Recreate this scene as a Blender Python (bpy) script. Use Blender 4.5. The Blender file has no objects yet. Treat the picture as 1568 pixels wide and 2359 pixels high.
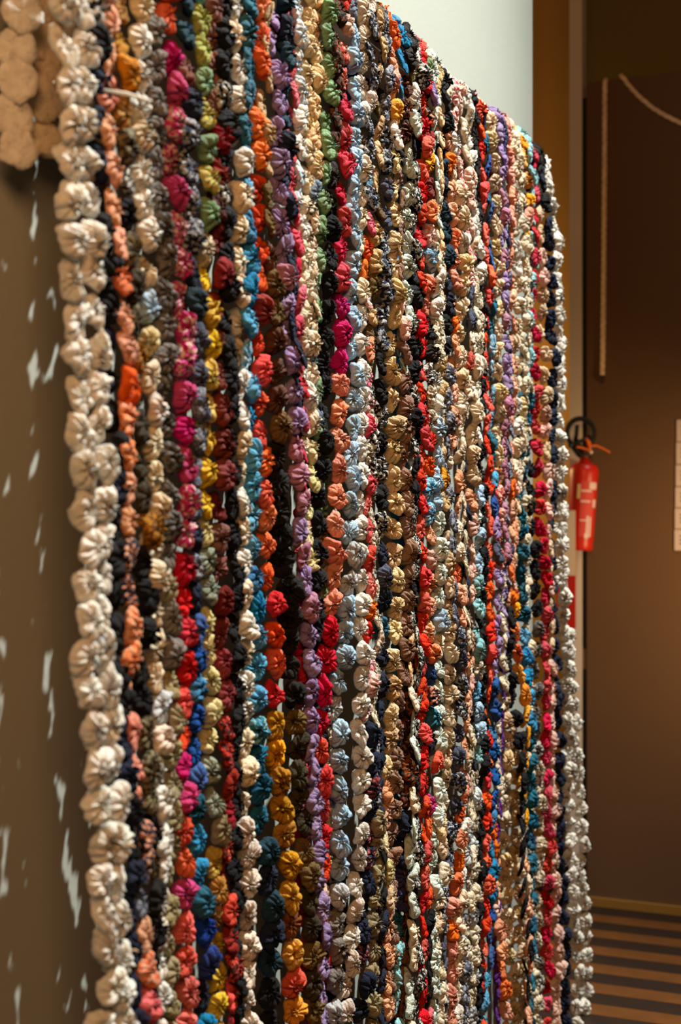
import bpy, math, random
import numpy as np
from mathutils import Vector, Matrix, noise as mnoise

random.seed(11)
R = random.Random(5)
scene = bpy.context.scene
C = scene.collection

# ------------------------------------------------------------------ camera
FPX, CX, CY, CAMH = 3266.7, 784.0, 1179.5, 1.55      # focal length in pixels of the 1568x2359 frame
cam_d = bpy.data.cameras.new('camera')
cam_d.sensor_fit = 'HORIZONTAL'
cam_d.sensor_width = 24.0
cam_d.lens = 50.0
cam_d.clip_start = 0.05
cam_d.dof.use_dof = True
cam_d.dof.focus_distance = 2.95
cam_d.dof.aperture_fstop = 3.2
cam = bpy.data.objects.new('camera', cam_d)
cam.location = (0, 0, CAMH)
cam.rotation_euler = (math.pi / 2, 0, 0)
C.objects.link(cam)
scene.camera = cam

# ------------------------------------------------------------------ world, lights, exposure
scene.view_settings.view_transform = 'Standard'
scene.view_settings.look = 'None'
scene.view_settings.gamma = 1.0
scene.view_settings.use_curve_mapping = False
scene.view_settings.exposure = 0.12
w = bpy.data.worlds.new('room_ambient')
scene.world = w
w.use_nodes = True
bg = w.node_tree.nodes['Background']
bg.inputs['Color'].default_value = (1.0, 0.52, 0.22, 1)
bg.inputs['Strength'].default_value = 0.035


def lamp(name, kind, loc, target, power, color, **kw):
    d = bpy.data.lights.new(name, kind)
    d.energy = power
    d.color = color
    for k, v in kw.items():
        setattr(d, k, v)
    o = bpy.data.objects.new(name, d)
    o.location = loc
    o.rotation_euler = (Vector(target) - Vector(loc)).to_track_quat('-Z', 'Y').to_euler()
    C.objects.link(o)
    return o


# gallery track spot on the hanging (neutral white), from the right, warm lamps of the room, and a fill for the ochre wall
lamp('track_spot', 'SPOT', (2.6, 2.95, 6.6), (0.12, 2.72, 0.8), 3900, (0.955, 0.985, 0.945),
     spot_size=math.radians(63), spot_blend=1.0, shadow_soft_size=0.035)
lamp('panel_spot', 'SPOT', (1.85, 4.45, 1.4), (1.5, 5.35, 1.3), 62, (1.0, 0.63, 0.28),
     spot_size=math.radians(92), spot_blend=1.0, shadow_soft_size=0.06)
lamp('room_glow', 'AREA', (0.1, -0.6, 2.9), (-0.3, 2.2, 1.3), 53, (1.0, 0.51, 0.215), size=1.2)
lamp('ochre_fill', 'POINT', (0.1, 6.1, 1.9), (0, 0, 0), 25, (1.0, 0.68, 0.26), shadow_soft_size=0.15)  # added lamp, unseen behind the plaster wall, brightens the ochre strip

# ------------------------------------------------------------------ helpers


def srgb(r, g, b):
    def f(c):
        c /= 255.0
        return c / 12.92 if c <= 0.04045 else ((c + 0.055) / 1.055) ** 2.4
    return (f(r), f(g), f(b))


def mat(name, col, rough=0.8, bump=0.0, bscale=200.0, var=0.0, vscale=3.0, spec=0.3, metal=0.0, emit=None):
    m = bpy.data.materials.new(name)
    m.use_nodes = True
    nt = m.node_tree
    b = nt.nodes['Principled BSDF']
    b.inputs['Base Color'].default_value = (*col, 1)
    b.inputs['Roughness'].default_value = rough
    b.inputs['Specular IOR Level'].default_value = spec
    b.inputs['Metallic'].default_value = metal
    tc = nt.nodes.new('ShaderNodeTexCoord')
    if var > 0:
        n = nt.nodes.new('ShaderNodeTexNoise')
        n.inputs['Scale'].default_value = vscale
        n.inputs['Detail'].default_value = 5
        nt.links.new(tc.outputs['Object'], n.inputs['Vector'])
        mr = nt.nodes.new('ShaderNodeMapRange')
        mr.inputs['From Min'].default_value = 0.3
        mr.inputs['From Max'].default_value = 0.7
        mr.inputs['To Min'].default_value = 1 - var
        mr.inputs['To Max'].default_value = 1 + var
        nt.links.new(n.outputs['Fac'], mr.inputs['Value'])
        mx = nt.nodes.new('ShaderNodeMix')
        mx.data_type = 'RGBA'
        mx.blend_type = 'MULTIPLY'
        mx.inputs['Factor'].default_value = 1
        mx.inputs[6].default_value = (*col, 1)
        nt.links.new(mr.outputs['Result'], mx.inputs[7])
        nt.links.new(mx.outputs[2], b.inputs['Base Color'])
    if bump > 0:
        n2 = nt.nodes.new('ShaderNodeTexNoise')
        n2.inputs['Scale'].default_value = bscale
        n2.inputs['Detail'].default_value = 4
        nt.links.new(tc.outputs['Object'], n2.inputs['Vector'])
        bp = nt.nodes.new('ShaderNodeBump')
        bp.inputs['Strength'].default_value = bump
        bp.inputs['Distance'].default_value = 0.004
        nt.links.new(n2.outputs['Fac'], bp.inputs['Height'])
        nt.links.new(bp.outputs['Normal'], b.inputs['Normal'])
    return m


def mesh_obj(name, verts, faces, m, parent=None, smooth=False):
    me = bpy.data.meshes.new(name)
    me.from_pydata([tuple(v) for v in verts], [], faces)
    me.update()
    if smooth:
        me.polygons.foreach_set('use_smooth', [True] * len(me.polygons))
    if m:
        me.materials.append(m)
    o = bpy.data.objects.new(name, me)
    C.objects.link(o)
    if parent:
        o.parent = parent
    return o


def tag(o, label=None, cat=None, group=None, kind=None):
    if label:
        o['label'] = label
    if cat:
        o['category'] = cat
    if group:
        o['group'] = group
    if kind:
        o['kind'] = kind
    return o


def empty(name, loc=(0, 0, 0)):
    o = bpy.data.objects.new(name, None)
    o.location = loc
    o.empty_display_size = 0.05
    C.objects.link(o)
    return o


def prism(origin, ax, ay, az):
    """box from a corner and three edge vectors"""
    o = Vector(origin)
    a, b, c = Vector(ax), Vector(ay), Vector(az)
    v = [o, o + a, o + a + b, o + b, o + c, o + a + c, o + a + b + c, o + b + c]
    f = [(0, 3, 2, 1), (4, 5, 6, 7), (0, 1, 5, 4), (1, 2, 6, 5), (2, 3, 7, 6), (3, 0, 4, 7)]
    return v, f


def tube(pts, radii, seg=8, caps=True):
    pts = [Vector(p) for p in pts]
    if not hasattr(radii, '__len__'):
        radii = [radii] * len(pts)
    vs, fs = [], []
    up = None
    for i, p in enumerate(pts):
        t = (pts[min(i + 1, len(pts) - 1)] - pts[max(i - 1, 0)]).normalized()
        if up is None:
            up = t.orthogonal().normalized()
        up = (up - t * up.dot(t)).normalized()
        sd = t.cross(up)
        for k in range(seg):
            a = 2 * math.pi * k / seg
            vs.append(p + (up * math.cos(a) + sd * math.sin(a)) * radii[i])
    for i in range(len(pts) - 1):
        for k in range(seg):
            a, b = i * seg + k, i * seg + (k + 1) % seg
            fs.append((a, b, b + seg, a + seg))
    if caps:
        fs.append(tuple(reversed(range(seg))))
        fs.append(tuple(range((len(pts) - 1) * seg, len(pts) * seg)))
    return vs, fs


def lathe(profile, seg=24):
    vs, fs = [], []
    for r, z in profile:
        for k in range(seg):
            a = 2 * math.pi * k / seg
            vs.append((r * math.cos(a), r * math.sin(a), z))
    for i in range(len(profile) - 1):
        for k in range(seg):
            a, b = i * seg + k, i * seg + (k + 1) % seg
            fs.append((a, b, b + seg, a + seg))
    fs.append(tuple(reversed(range(seg))))
    fs.append(tuple(range((len(profile) - 1) * seg, len(profile) * seg)))
    return vs, fs


# ------------------------------------------------------------------ layout of the place (plan view)
D2 = np.array([0.3965, 0.918])           # run of the hanging, away from the camera
N2 = np.array([-0.918, 0.3965])          # from the hanging towards the wall behind it
E2 = -N2                                 # along the far wall, to the right
FAR = np.array([0.616, 4.10])            # far end of the hanging
HTOP = CAMH + 1.029                      # crest of the drape
RBAR = 0.0615
WALLD = 0.17


def P3(p2, z):
    return Vector((float(p2[0]), float(p2[1]), float(z)))


def hit(x, d=0.0):
    """point (plan) where the sight line of pixel column x meets the hanging plane moved d towards the wall"""
    k = (x - CX) / FPX
    b = FAR + d * N2
    t = (b[0] - k * b[1]) / (D2[0] - k * D2[1])
    return b - t * D2


FW0 = np.array([(1345 - CX) / FPX * 5.6, 5.6])      # far partition wall passes here, runs along E2


def hitfar(x, d=0.0):
    k = (x - CX) / FPX
    b = FW0 + d * D2
    t = (k * b[1] - b[0]) / (E2[0] - k * E2[1])
    return b + t * E2


def pfar(x, y, d=0.0):
    p = hitfar(x, d)
    return P3(p, CAMH + (CY - y) / FPX * p[1])


# ------------------------------------------------------------------ setting
M_WALL = mat('plaster_wall', srgb(152, 154, 143), 0.9, 0.15, 60, 0.03, 2.5)
M_OCHRE = mat('ochre_wall', srgb(196, 146, 78), 0.9, 0.1, 60, 0.05, 2)
M_PANEL = mat('brown_partition', srgb(104, 78, 54), 0.85, 0.1, 90, 0.04, 3)
M_PALE = mat('pale_post', srgb(222, 212, 200), 0.8, 0.1, 60, 0.04, 4)
M_BLACK = mat('slot_black', srgb(18, 15, 13), 0.6)
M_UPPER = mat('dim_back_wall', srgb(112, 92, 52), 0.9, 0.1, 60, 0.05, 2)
M_PLANKL = mat('plank_light', srgb(88, 50, 15), 0.55, 0.2, 40, 0.18, 9)
M_PLANKD = mat('plank_dark', srgb(34, 20, 11), 0.55, 0.2, 40, 0.18, 9)
M_BRASS = mat('trim_strip', srgb(150, 112, 50), 0.5, 0.1, 60, 0.05, 4)

# wall right behind the hanging: starts behind the camera's left, ends where the photo shows its edge
wend = hit(1226, WALLD)
wstart = hit(205, WALLD) - D2 * 2.2
L = wend - wstart
v, f = prism(P3(wstart, 0), P3(L, 0), P3(N2 * 0.14, 0), (0, 0, 4.2))
tag(mesh_obj('wall_left', v, f, M_WALL), 'pale plaster wall behind the rosette hanging', kind='structure')

# ochre wall seen past that edge
o0 = hitfar(1150, 0.75)
v, f = prism(P3(o0, 0), P3(E2 * float(np.linalg.norm(hitfar(1345.5, 0.75) - o0)), 0), P3(D2 * 0.1, 0), (0, 0, 4.4))
tag(mesh_obj('wall_far', v, f, M_OCHRE), 'ochre wall beyond the lit wall edge', kind='structure')
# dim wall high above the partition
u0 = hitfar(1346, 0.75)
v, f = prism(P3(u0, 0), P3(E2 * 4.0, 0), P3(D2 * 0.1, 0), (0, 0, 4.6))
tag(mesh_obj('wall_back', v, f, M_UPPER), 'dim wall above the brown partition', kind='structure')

# free-standing brown partition
p0, p1 = pfar(1351, 190), pfar(1351, 2078)
PANTOP = p0.z
v, f = prism(P3(hitfar(1351), 0), P3(E2 * 2.6, 0), P3(D2 * 0.08, 0), (0, 0, PANTOP))
tag(mesh_obj('wall_partition', v, f, M_PANEL), 'brown partition wall at the right', kind='structure')
v, f = prism(P3(hitfar(1351, -0.012), 0), P3(E2 * 2.6, 0), P3(D2 * 0.012, 0), (0, 0, 0.035))
tag(mesh_obj('baseboard_partition', v, f, M_BRASS), 'thin strip at the foot of the partition', kind='structure')

# pale post; black strips stand in for the dark slot beside it
a, b = hitfar(1311), hitfar(1340)
wpost = float(np.linalg.norm(b - a))
v, f = prism(P3(a, 0), P3(E2 * wpost, 0), P3(D2 * 0.07, 0), (0, 0, 4.2))
tag(mesh_obj('trim_1', v, f, M_PALE), 'pale vertical post left of the partition', kind='structure')
a, b = hitfar(1340.5), hitfar(1350.5)
wg = float(np.linalg.norm(b - a))


def zfar(x, y):
    return pfar(x, y).z


v, f = prism(P3(a + D2 * 0.004, zfar(1345, 2070)), P3(E2 * wg, 0), P3(D2 * 0.05, 0), (0, 0, zfar(1345, 1541) - zfar(1345, 2070)))
tag(mesh_obj('trim_2', v, f, M_BLACK), 'lower black strip between post and partition', kind='structure')
v, f = prism(P3(a + D2 * 0.004, zfar(1345, 1495)), P3(E2 * wg, 0), P3(D2 * 0.05, 0), (0, 0, zfar(1345, 225) - zfar(1345, 1495)))
tag(mesh_obj('trim_3', v, f, M_BLACK), 'upper black strip between post and partition', kind='structure')
v, f = prism(P3(a + D2 * 0.0041, zfar(1345, 1541)), P3(E2 * wg, 0), P3(D2 * 0.05, 0), (0, 0, zfar(1345, 1495) - zfar(1345, 1541)))
tag(mesh_obj('trim_4', v, f, M_PANEL), 'brown hinge block between the black strips', kind='structure')

# floor: sub-floor and boards running along the far wall
M_SUB = mat('subfloor', srgb(30, 20, 14), 0.9)
v, f = prism((-4, -0.6, -0.03), (9, 0, 0), (0, 8.5, 0), (0, 0, 0.022))
floor = tag(mesh_obj('floor', v, f, M_SUB), 'dark floor of alternating brown boards', kind='structure')
base = hitfar(1351, -0.014)
bw = 0.0985
pl_v, pl_f = prism((0, 0, -0.008), (3.4, 0, 0), (0, bw - 0.003, 0), (0, 0, 0.008))
meL = bpy.data.meshes.new('floor_plank_light'); meL.from_pydata([tuple(q) for q in pl_v], [], pl_f); meL.materials.append(M_PLANKL)
meD = bpy.data.meshes.new('floor_plank_dark'); meD.from_pydata([tuple(q) for q in pl_v], [], pl_f); meD.materials.append(M_PLANKD)
ang = math.atan2(E2[1], E2[0])
for i in range(34):
    o = bpy.data.objects.new('floor_plank', meD if i % 2 == 0 else meL)
    q = base - D2 * bw * (i + 1) - E2 * 0.75
    o.location = P3(q, 0)
    o.rotation_euler = (0, 0, ang)
    o.parent = floor
    C.objects.link(o)

# ------------------------------------------------------------------ rosette mesh variants (gathered fabric yo-yos)


def rosette_mesh(name, seed, pleats, ruffle, flat):
    rr = random.Random(seed)
    seg, vs, fs = 72, [], []
    ph = [rr.uniform(0, 6.28) for _ in range(8)]
    am = [rr.uniform(0.6, 1.3) for _ in range(8)]
    # uneven pleat borders round the circle
    cuts = [0.0]
    for q in range(pleats):
        cuts.append(cuts[-1] + rr.uniform(0.45, 1.7))
    cuts = [c / cuts[-1] * 2 * math.pi for c in cuts]
    pam = [rr.uniform(0.5, 1.35) for _ in range(pleats)]
    plen = [rr.uniform(0.75, 1.2) for _ in range(pleats)]
    # r, z, pleat weight
    prof = [(0.30, -0.10, 0.0), (0.72, -0.16, 0.10), (0.93, -0.09, 0.35), (1.0, 0.04, 0.55), (0.96, 0.17, 0.75),
            (0.84, 0.29 * flat, 0.95), (0.68, 0.36 * flat, 1.0), (0.52, 0.37 * flat, 1.0), (0.38, 0.33 * flat, 1.0), (0.26, 0.25 * flat, 0.8), (0.19, 0.20 * flat, 0.5),
            (0.17 + 0.04 * ruffle, 0.33 * flat + 0.05 * ruffle, 0.8), (0.23 + 0.10 * ruffle, 0.42 * flat + 0.14 * ruffle, 1.0),
            (0.10, 0.24 * flat, 0.4)]
    cx, cy = rr.uniform(-0.16, 0.16), rr.uniform(-0.16, 0.16)
    off = Vector((seed * 3.7, seed * 1.3, 0))
    for j, (r, z, pw) in enumerate(prof):
        for k in range(seg):
            th = 2 * math.pi * k / seg
            i0 = 0
            while cuts[i0 + 1] <= th + 1e-9 and i0 < pleats - 1:
                i0 += 1
            fr = (th - cuts[i0]) / (cuts[i0 + 1] - cuts[i0])
            c = max(0.0, math.sin(math.pi * fr)) ** 0.6                       # puffed lobe, sharp crease
            lobe = (c - 0.72) * pam[i0]
            edge = 1 + 0.05 * am[0] * math.sin(3 * th + ph[0]) + 0.045 * am[1] * math.sin(5 * th + ph[1]) + 0.04 * am[2] * math.sin(2 * th + ph[2])
            q = r * (edge if j < 7 else 1.0)
            q += 0.12 * lobe * pw * (0.6 if j < 6 else 0.1)
            zz = z + 0.25 * lobe * pw * (1.0 if j > 3 else 0.4)
            if 5 <= j <= 8:
                zz *= 0.8 + 0.25 * plen[i0]
            zz += 0.08 * math.sin(2 * th + ph[3]) * r * am[3] + 0.06 * math.sin(3 * th + ph[4]) * r * am[4]
            if j >= 11:
                q *= 1 + 0.45 * math.sin(th * (pleats - 2) + ph[5]) * (1 if j == 12 else 0.5)
                zz += 0.10 * math.sin(th * 4 + ph[6])
            t = max(0.0, 1 - r)
            x, y = q * math.cos(th) + cx * t, q * math.sin(th) + cy * t
            pv = Vector((x, y, zz))
            cr = mnoise.noise_vector(pv * 1.7 + off) * 0.12 + mnoise.noise_vector(pv * 4.0 + off) * 0.06 + mnoise.noise_vector(pv * 9.0 + off) * 0.025
            vs.append((x + cr.x, y + cr.y, zz + cr.z))
    n = len(prof)
    for j in range(n - 1):
        for k in range(seg):
            a, b = j * seg + k, j * seg + (k + 1) % seg
            fs.append((a, b, b + seg, a + seg))
    vs.append((0, 0, -0.09)); vs.append((cx, cy, 0.2 * flat))
    for k in range(seg):
        fs.append((len(vs) - 2, (k + 1) % seg, k))
        fs.append((len(vs) - 1, (n - 1) * seg + k, (n - 1) * seg + (k + 1) % seg))
    # frayed threads at the gathered centre
    for q in range(int(4 + ruffle * 9)):
        th = rr.uniform(0, 6.28)
        r1, ln = rr.uniform(0.08, 0.2), rr.uniform(0.2, 0.5)
        dx, dy = math.cos(th), math.sin(th)
        b0 = (cx + dx * r1, cy + dy * r1, 0.34 * flat)
        i0 = len(vs)
        wd = 0.026
        vs += [(b0[0] - dy * wd, b0[1] + dx * wd, b0[2]), (b0[0] + dy * wd, b0[1] - dx * wd, b0[2]), (b0[0], b0[1], b0[2] + 0.05),
               (b0[0] + dx * ln * 0.7, b0[1] + dy * ln * 0.7, b0[2] + ln * rr.uniform(0.25, 0.9))]
        fs += [(i0, i0 + 1, i0 + 3), (i0 + 1, i0 + 2, i0 + 3), (i0 + 2, i0, i0 + 3)]
    me = bpy.data.meshes.new(name)
    me.from_pydata(vs, [], fs)
    me.update()
    me.polygons.foreach_set('use_smooth', [True] * len(me.polygons))
    me.materials.append(FABRIC)
    return me


def fabric_material():
    m = bpy.data.materials.new('gathered_fabric')
    m.use_nodes = True
    nt = m.node_tree
    b = nt.nodes['Principled BSDF']
    out = nt.nodes['Material Output']
    oi = nt.nodes.new('ShaderNodeObjectInfo')
    at = nt.nodes.new('ShaderNodeAttribute')
    at.attribute_type = 'OBJECT'
    at.attribute_name = 'print_color'
    am = nt.nodes.new('ShaderNodeAttribute')
    am.attribute_type = 'OBJECT'
    am.attribute_name = 'print_amount'
    tc = nt.nodes.new('ShaderNodeTexCoord')
    ad = nt.nodes.new('ShaderNodeVectorMath'); ad.operation = 'MULTIPLY_ADD'
    ad.inputs[1].default_value = (1, 1, 1)
    cr = nt.nodes.new('ShaderNodeCombineXYZ')
    mu = nt.nodes.new('ShaderNodeMath'); mu.operation = 'MULTIPLY'; mu.inputs[1].default_value = 37.0
    nt.links.new(oi.outputs['Random'], mu.inputs[0])
    nt.links.new(mu.outputs[0], cr.inputs['X'])
    nt.links.new(mu.outputs[0], cr.inputs['Y'])
    nt.links.new(tc.outputs['Object'], ad.inputs[0])
    nt.links.new(cr.outputs[0], ad.inputs[2])
    nz = nt.nodes.new('ShaderNodeTexNoise')
    nz.inputs['Scale'].default_value = 3.6
    nz.inputs['Detail'].default_value = 1.5
    nt.links.new(ad.outputs[0], nz.inputs['Vector'])
    st = nt.nodes.new('ShaderNodeMapRange')
    st.inputs['From Min'].default_value = 0.49
    st.inputs['From Max'].default_value = 0.54
    nt.links.new(nz.outputs['Fac'], st.inputs['Value'])
    fa = nt.nodes.new('ShaderNodeMath'); fa.operation = 'MULTIPLY'
    nt.links.new(st.outputs[0], fa.inputs[0]); nt.links.new(am.outputs['Fac'], fa.inputs[1])
    mx = nt.nodes.new('ShaderNodeMix'); mx.data_type = 'RGBA'
    nt.links.new(fa.outputs[0], mx.inputs['Factor'])
    nt.links.new(oi.outputs['Color'], mx.inputs[6])
    nt.links.new(at.outputs['Color'], mx.inputs[7])
    # slight unevenness of dye
    n3 = nt.nodes.new('ShaderNodeTexNoise'); n3.inputs['Scale'].default_value = 2.2
    nt.links.new(ad.outputs[0], n3.inputs['Vector'])
    m3 = nt.nodes.new('ShaderNodeMapRange')
    m3.inputs['From Min'].default_value = 0.3; m3.inputs['From Max'].default_value = 0.7
    m3.inputs['To Min'].default_value = 0.84; m3.inputs['To Max'].default_value = 1.1
    nt.links.new(n3.outputs['Fac'], m3.inputs['Value'])
    mm = nt.nodes.new('ShaderNodeMix'); mm.data_type = 'RGBA'; mm.blend_type = 'MULTIPLY'; mm.inputs['Factor'].default_value = 1
    nt.links.new(mx.outputs[2], mm.inputs[6]); nt.links.new(m3.outputs[0], mm.inputs[7])
    nt.links.new(mm.outputs[2], b.inputs['Base Color'])
    b.inputs['Roughness'].default_value = 0.72
    b.inputs['Specular IOR Level'].default_value = 0.2
    b.inputs['Sheen Weight'].default_value = 0.02
    b.inputs['Sheen Roughness'].default_value = 0.5
    # fine creases and weave
    n2 = nt.nodes.new('ShaderNodeTexNoise'); n2.inputs['Scale'].default_value = 7.0; n2.inputs['Detail'].default_value = 3
    n2.inputs['Roughness'].default_value = 0.62
    nt.links.new(ad.outputs[0], n2.inputs['Vector'])
    bp = nt.nodes.new('ShaderNodeBump'); bp.inputs['Strength'].default_value = 0.9; bp.inputs['Distance'].default_value = 0.006
    nt.links.new(n2.outputs['Fac'], bp.inputs['Height'])
    nt.links.new(bp.outputs['Normal'], b.inputs['Normal'])
    tr = nt.nodes.new('ShaderNodeBsdfTranslucent')
    nt.links.new(mm.outputs[2], tr.inputs['Color'])
    ms = nt.nodes.new('ShaderNodeMixShader'); ms.inputs[0].default_value = 0.2
    nt.links.new(b.outputs[0], ms.inputs[1]); nt.links.new(tr.outputs[0], ms.inputs[2])
    nt.links.new(ms.outputs[0], out.inputs['Surface'])
    return m


FABRIC = fabric_material()
ROSE = [rosette_mesh('rosette', 100 + i, [9, 11, 13, 8, 12, 10, 14][i % 7], [0.2, 1.0, 0.5, 0.9, 0.1, 0.7][i % 6], [1.0, 1.25, 0.85, 1.1][i % 4]) for i in range(24)]

# ------------------------------------------------------------------ cloth colours
PAL = {k: srgb(*c) for k, c in dict(
    white=(236, 230, 216), pwhite=(232, 214, 196), cream=(238, 218, 186), ycream=(240, 212, 160), tan=(208, 172, 122), beige=(220, 188, 150),
    peach=(236, 168, 128), salmon=(234, 150, 122), orange=(246, 112, 22), redorange=(242, 80, 22), red=(226, 42, 22), darkred=(140, 22, 20),
    crimson=(206, 26, 56), pink=(226, 96, 116), palepink=(228, 184, 164), magenta=(196, 32, 112), coral=(228, 92, 82), maroon=(78, 20, 20), brownred=(118, 40, 32),
    rosebrown=(142, 92, 80), taupe=(150, 112, 90), brown=(96, 58, 34), rust=(140, 72, 28), blackbrown=(34, 22, 15), black=(13, 12, 13),
    navy=(24, 32, 54), slate=(80, 84, 104), indigo=(52, 54, 96), teal=(36, 108, 130), darkteal=(22, 56, 70), ltblue=(172, 202, 220), greyblue=(120, 134, 150), blue=(40, 86, 150),
    royal=(34, 66, 140), tealblue=(36, 128, 176), sky=(86, 162, 196), aqua=(146, 196, 198), mint=(214, 222, 206), green=(126, 158, 112), sage=(150, 158, 134), lime=(168, 172, 92),
    yellow=(222, 182, 64), paleyellow=(224, 208, 146), mustard=(188, 128, 26), amber=(246, 166, 28), olive=(108, 82, 36), dkolive=(60, 50, 26), blackolive=(26, 23, 15), khaki=(160, 144, 104),
    grey=(126, 118, 110), lilac=(156, 130, 174), mauve=(180, 120, 142), purple=(96, 32, 128), silver=(188, 190, 190), deepteal=(24, 96, 122)).items()}
# printed cloths: ground, print, amount
PRT = dict(navyp=('navy', 'silver', .75), blackp=('black', 'white', .8), creamp=('cream', 'sage', .5), pinkp=('magenta', 'pwhite', .7), peachp=('peach', 'brownred', .5),
           orangep=('peach', 'orange', .8), multip=('navy', 'peach', .9), creamk=('cream', 'black', .7), burg=('pwhite', 'crimson', .85), redp=('red', 'palepink', .7),
           coralp=('coral', 'cream', .7), greyp=('grey', 'black', .7), whiteb=('white', 'ltblue', .8), limep=('lime', 'yellow', .8), brownp=('blackbrown', 'rust', .9),
           lilacp=('lilac', 'white', .5), oliveb=('dkolive', 'khaki', .6), maroonp=('maroon', 'red', .8), slatep=('slate', 'silver', .6), creamo=('ycream', 'orange', .45),
           whiter=('white', 'salmon', .35), purplep=('indigo', 'orange', .6), bluep=('sky', 'white', .5), mustb=('mustard', 'black', .75), creamm=('cream', 'mustard', .6),
           tealp=('teal', 'aqua', .6), goldk=('black', 'amber', .5), floral=('pwhite', 'pink', .7), navyr=('navy', 'coral', .45), taupep=('khaki', 'navy', .45))

# Strands, left to right along the hanging: label | knots "y,x[,width]" | cloth along the drop "y:cloth" (photo pixels; width 0 = tucked behind its neighbours)
STR = []


def S(label, knots, cloth):
    kn = []
    lw = None
    for t in knots.split():
        q = [float(z) for z in t.split(',')]
        if len(q) == 3:
            lw = q[2]
        kn.append((q[0], q[1], lw))
    cl = []
    for t in cloth.split():
        y, nm = t.split(':')
        cl.append((float(y), nm.split('/')))
    STR.append((label, kn, cl))


S('outermost white rosette strand on the near left edge of the hanging',
  '0,140,44 80,148 200,154 350,159,46 450,161 570,169 650,170 730,182 810,176,48 890,172 965,188 1045,180 1130,187 1275,205 1345,202 1425,195 1505,194 1590,208 1740,216 1815,215 1885,232 1950,242,42 2060,230 2190,238 2260,247 2359,243',
  '0:white')
S('second white rosette strand from the left, beside the black strand',
  '0,182,44 80,187 210,184 350,189 450,204 570,202 730,215 890,217 1045,220,48 1200,228 1345,228 1505,232 1590,242 1740,250 1885,267,42 1950,272 2020,264 2130,266 2260,279 2359,282', '0:white')
S('black rosette strand next to the two white left edge strands',
  '0,213,34 200,220 350,220 450,228 550,228 650,240 730,240 850,248 950,250 1050,258 1250,261 1400,260 1500,260 1600,272 1750,275 1900,293 2000,298 2200,302 2359,304', '0:blackp/black 120:black/navy 640:black/goldk 760:black/navy')
S('narrow peach and orange print strand between black and mustard strands near left',
  '0,243,26 100,253 170,253 230,236 290,243 350,250 400,253 490,261 580,266 660,273 740,276 820,288 880,284 1110,286 1180,291 1310,289 1460,291 1510,283 1560,293 1610,298 1780,308 1850,313 1900,326 1960,326 2040,321 2110,328,30 2180,320 2250,325 2359,322',
  '0:peach/palepink 160:white 190:peach/salmon 640:orange 695:salmon/peachp 860:redorange 915:orangep/peach 1230:multip/orangep 1500:orangep/rust 1560:peach/salmon 1890:multip 1960:slatep/multip 2090:peachp 2160:cream 2220:orangep 2300:coral')
S('mustard turning dark olive rosette strand left of the cream strand',
  '0,278,30 170,276 270,276 350,286 420,286 580,289 680,299,22 760,304 820,309 880,312,32 960,314 1130,314 1240,328 1330,314 1400,322 1540,308 1620,326 1700,328 1820,339 1900,346 2080,340 2170,343 2250,335 2359,338',
  '0:mustard/mustb 300:oliveb/dkolive 400:black/blackp 560:oliveb/dkolive 780:mustb 880:dkolive/olive 1010:dkolive/oliveb 1215:mustb 1275:black/blackolive 1560:blackolive/oliveb/black')
S('cream rosette strand with two pale blue rosettes, between olive and grey strands',
  '0,314,36 130,317 280,314 350,319 510,319 570,330 670,335,46 740,337,46 820,340,42 890,342,32 970,347 1040,347,38 1110,345 1180,355 1250,350 1340,342,30 1400,350 1530,354,36 1600,362,42 1670,362,36 1820,362,26 2080,362 2150,358 2280,363,36 2359,358',
  '0:cream/white 645:ltblue 775:paleyellow 855:cream 930:creamp/whiter 1160:cream 1575:silver 1640:pwhite/white')
S('grey rosette strand, khaki towards the bottom, left of the magenta strand',
  '0,345,32 80,347 150,355,36 220,358 280,350 360,352 440,360 510,360 580,375,40 740,373 880,375 1110,378 1180,375 1250,380 1320,383,42 1380,383 1450,388 1510,392 1600,392,34 1660,395 1730,390 1840,390 1920,385 2000,380 2130,381 2190,384,40 2260,386,28 2359,389,34',
  '0:grey/greyp 1350:khaki 1415:grey 1575:khaki')
S('magenta rosette strand turning red and coral lower down',
  '0,383,42 60,385 90,388 170,388 230,398 370,398,40 450,403 520,409 600,416 740,412 870,416 940,424 1020,419 1150,416 1220,416,44 1290,416 1360,416,34 1440,421 1510,420 1580,418,28 1710,413 1780,415,34 1840,423 1970,418,38 2040,420,46 2110,422 2230,419 2290,427 2359,427',
  '0:redorange 68:magenta/pinkp/pink 140:magenta 215:magenta/pinkp 340:pinkp 420:magenta/pinkp 1255:red/crimson 1635:redorange 1750:magenta 1850:redorange 2018:magenta 2062:coral')
S('dark navy rosette strand turning royal blue at the bottom, right of magenta',
  '0,414,28 100,424 180,430 250,437 330,432 380,439 540,442 680,444 740,447,32 810,452,40 880,452 950,449,26 1090,449 1150,444 1350,447 1420,444,26 1490,444 1560,446 1620,443,30 1690,438 1760,441 1820,448 1890,446,32 1960,451 2020,461 2120,461,40 2210,473 2280,475 2359,468',
  '0:darkteal/navy 150:rosebrown 220:indigo/navy 300:navy/navyp 650:darkteal 720:navy/slate 800:slate 900:slatep/navy 1385:royal/blue 1530:tealblue 1600:royal/blue 1800:deepteal/tealblue 2090:royal/navy 2320:tealblue')
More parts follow.
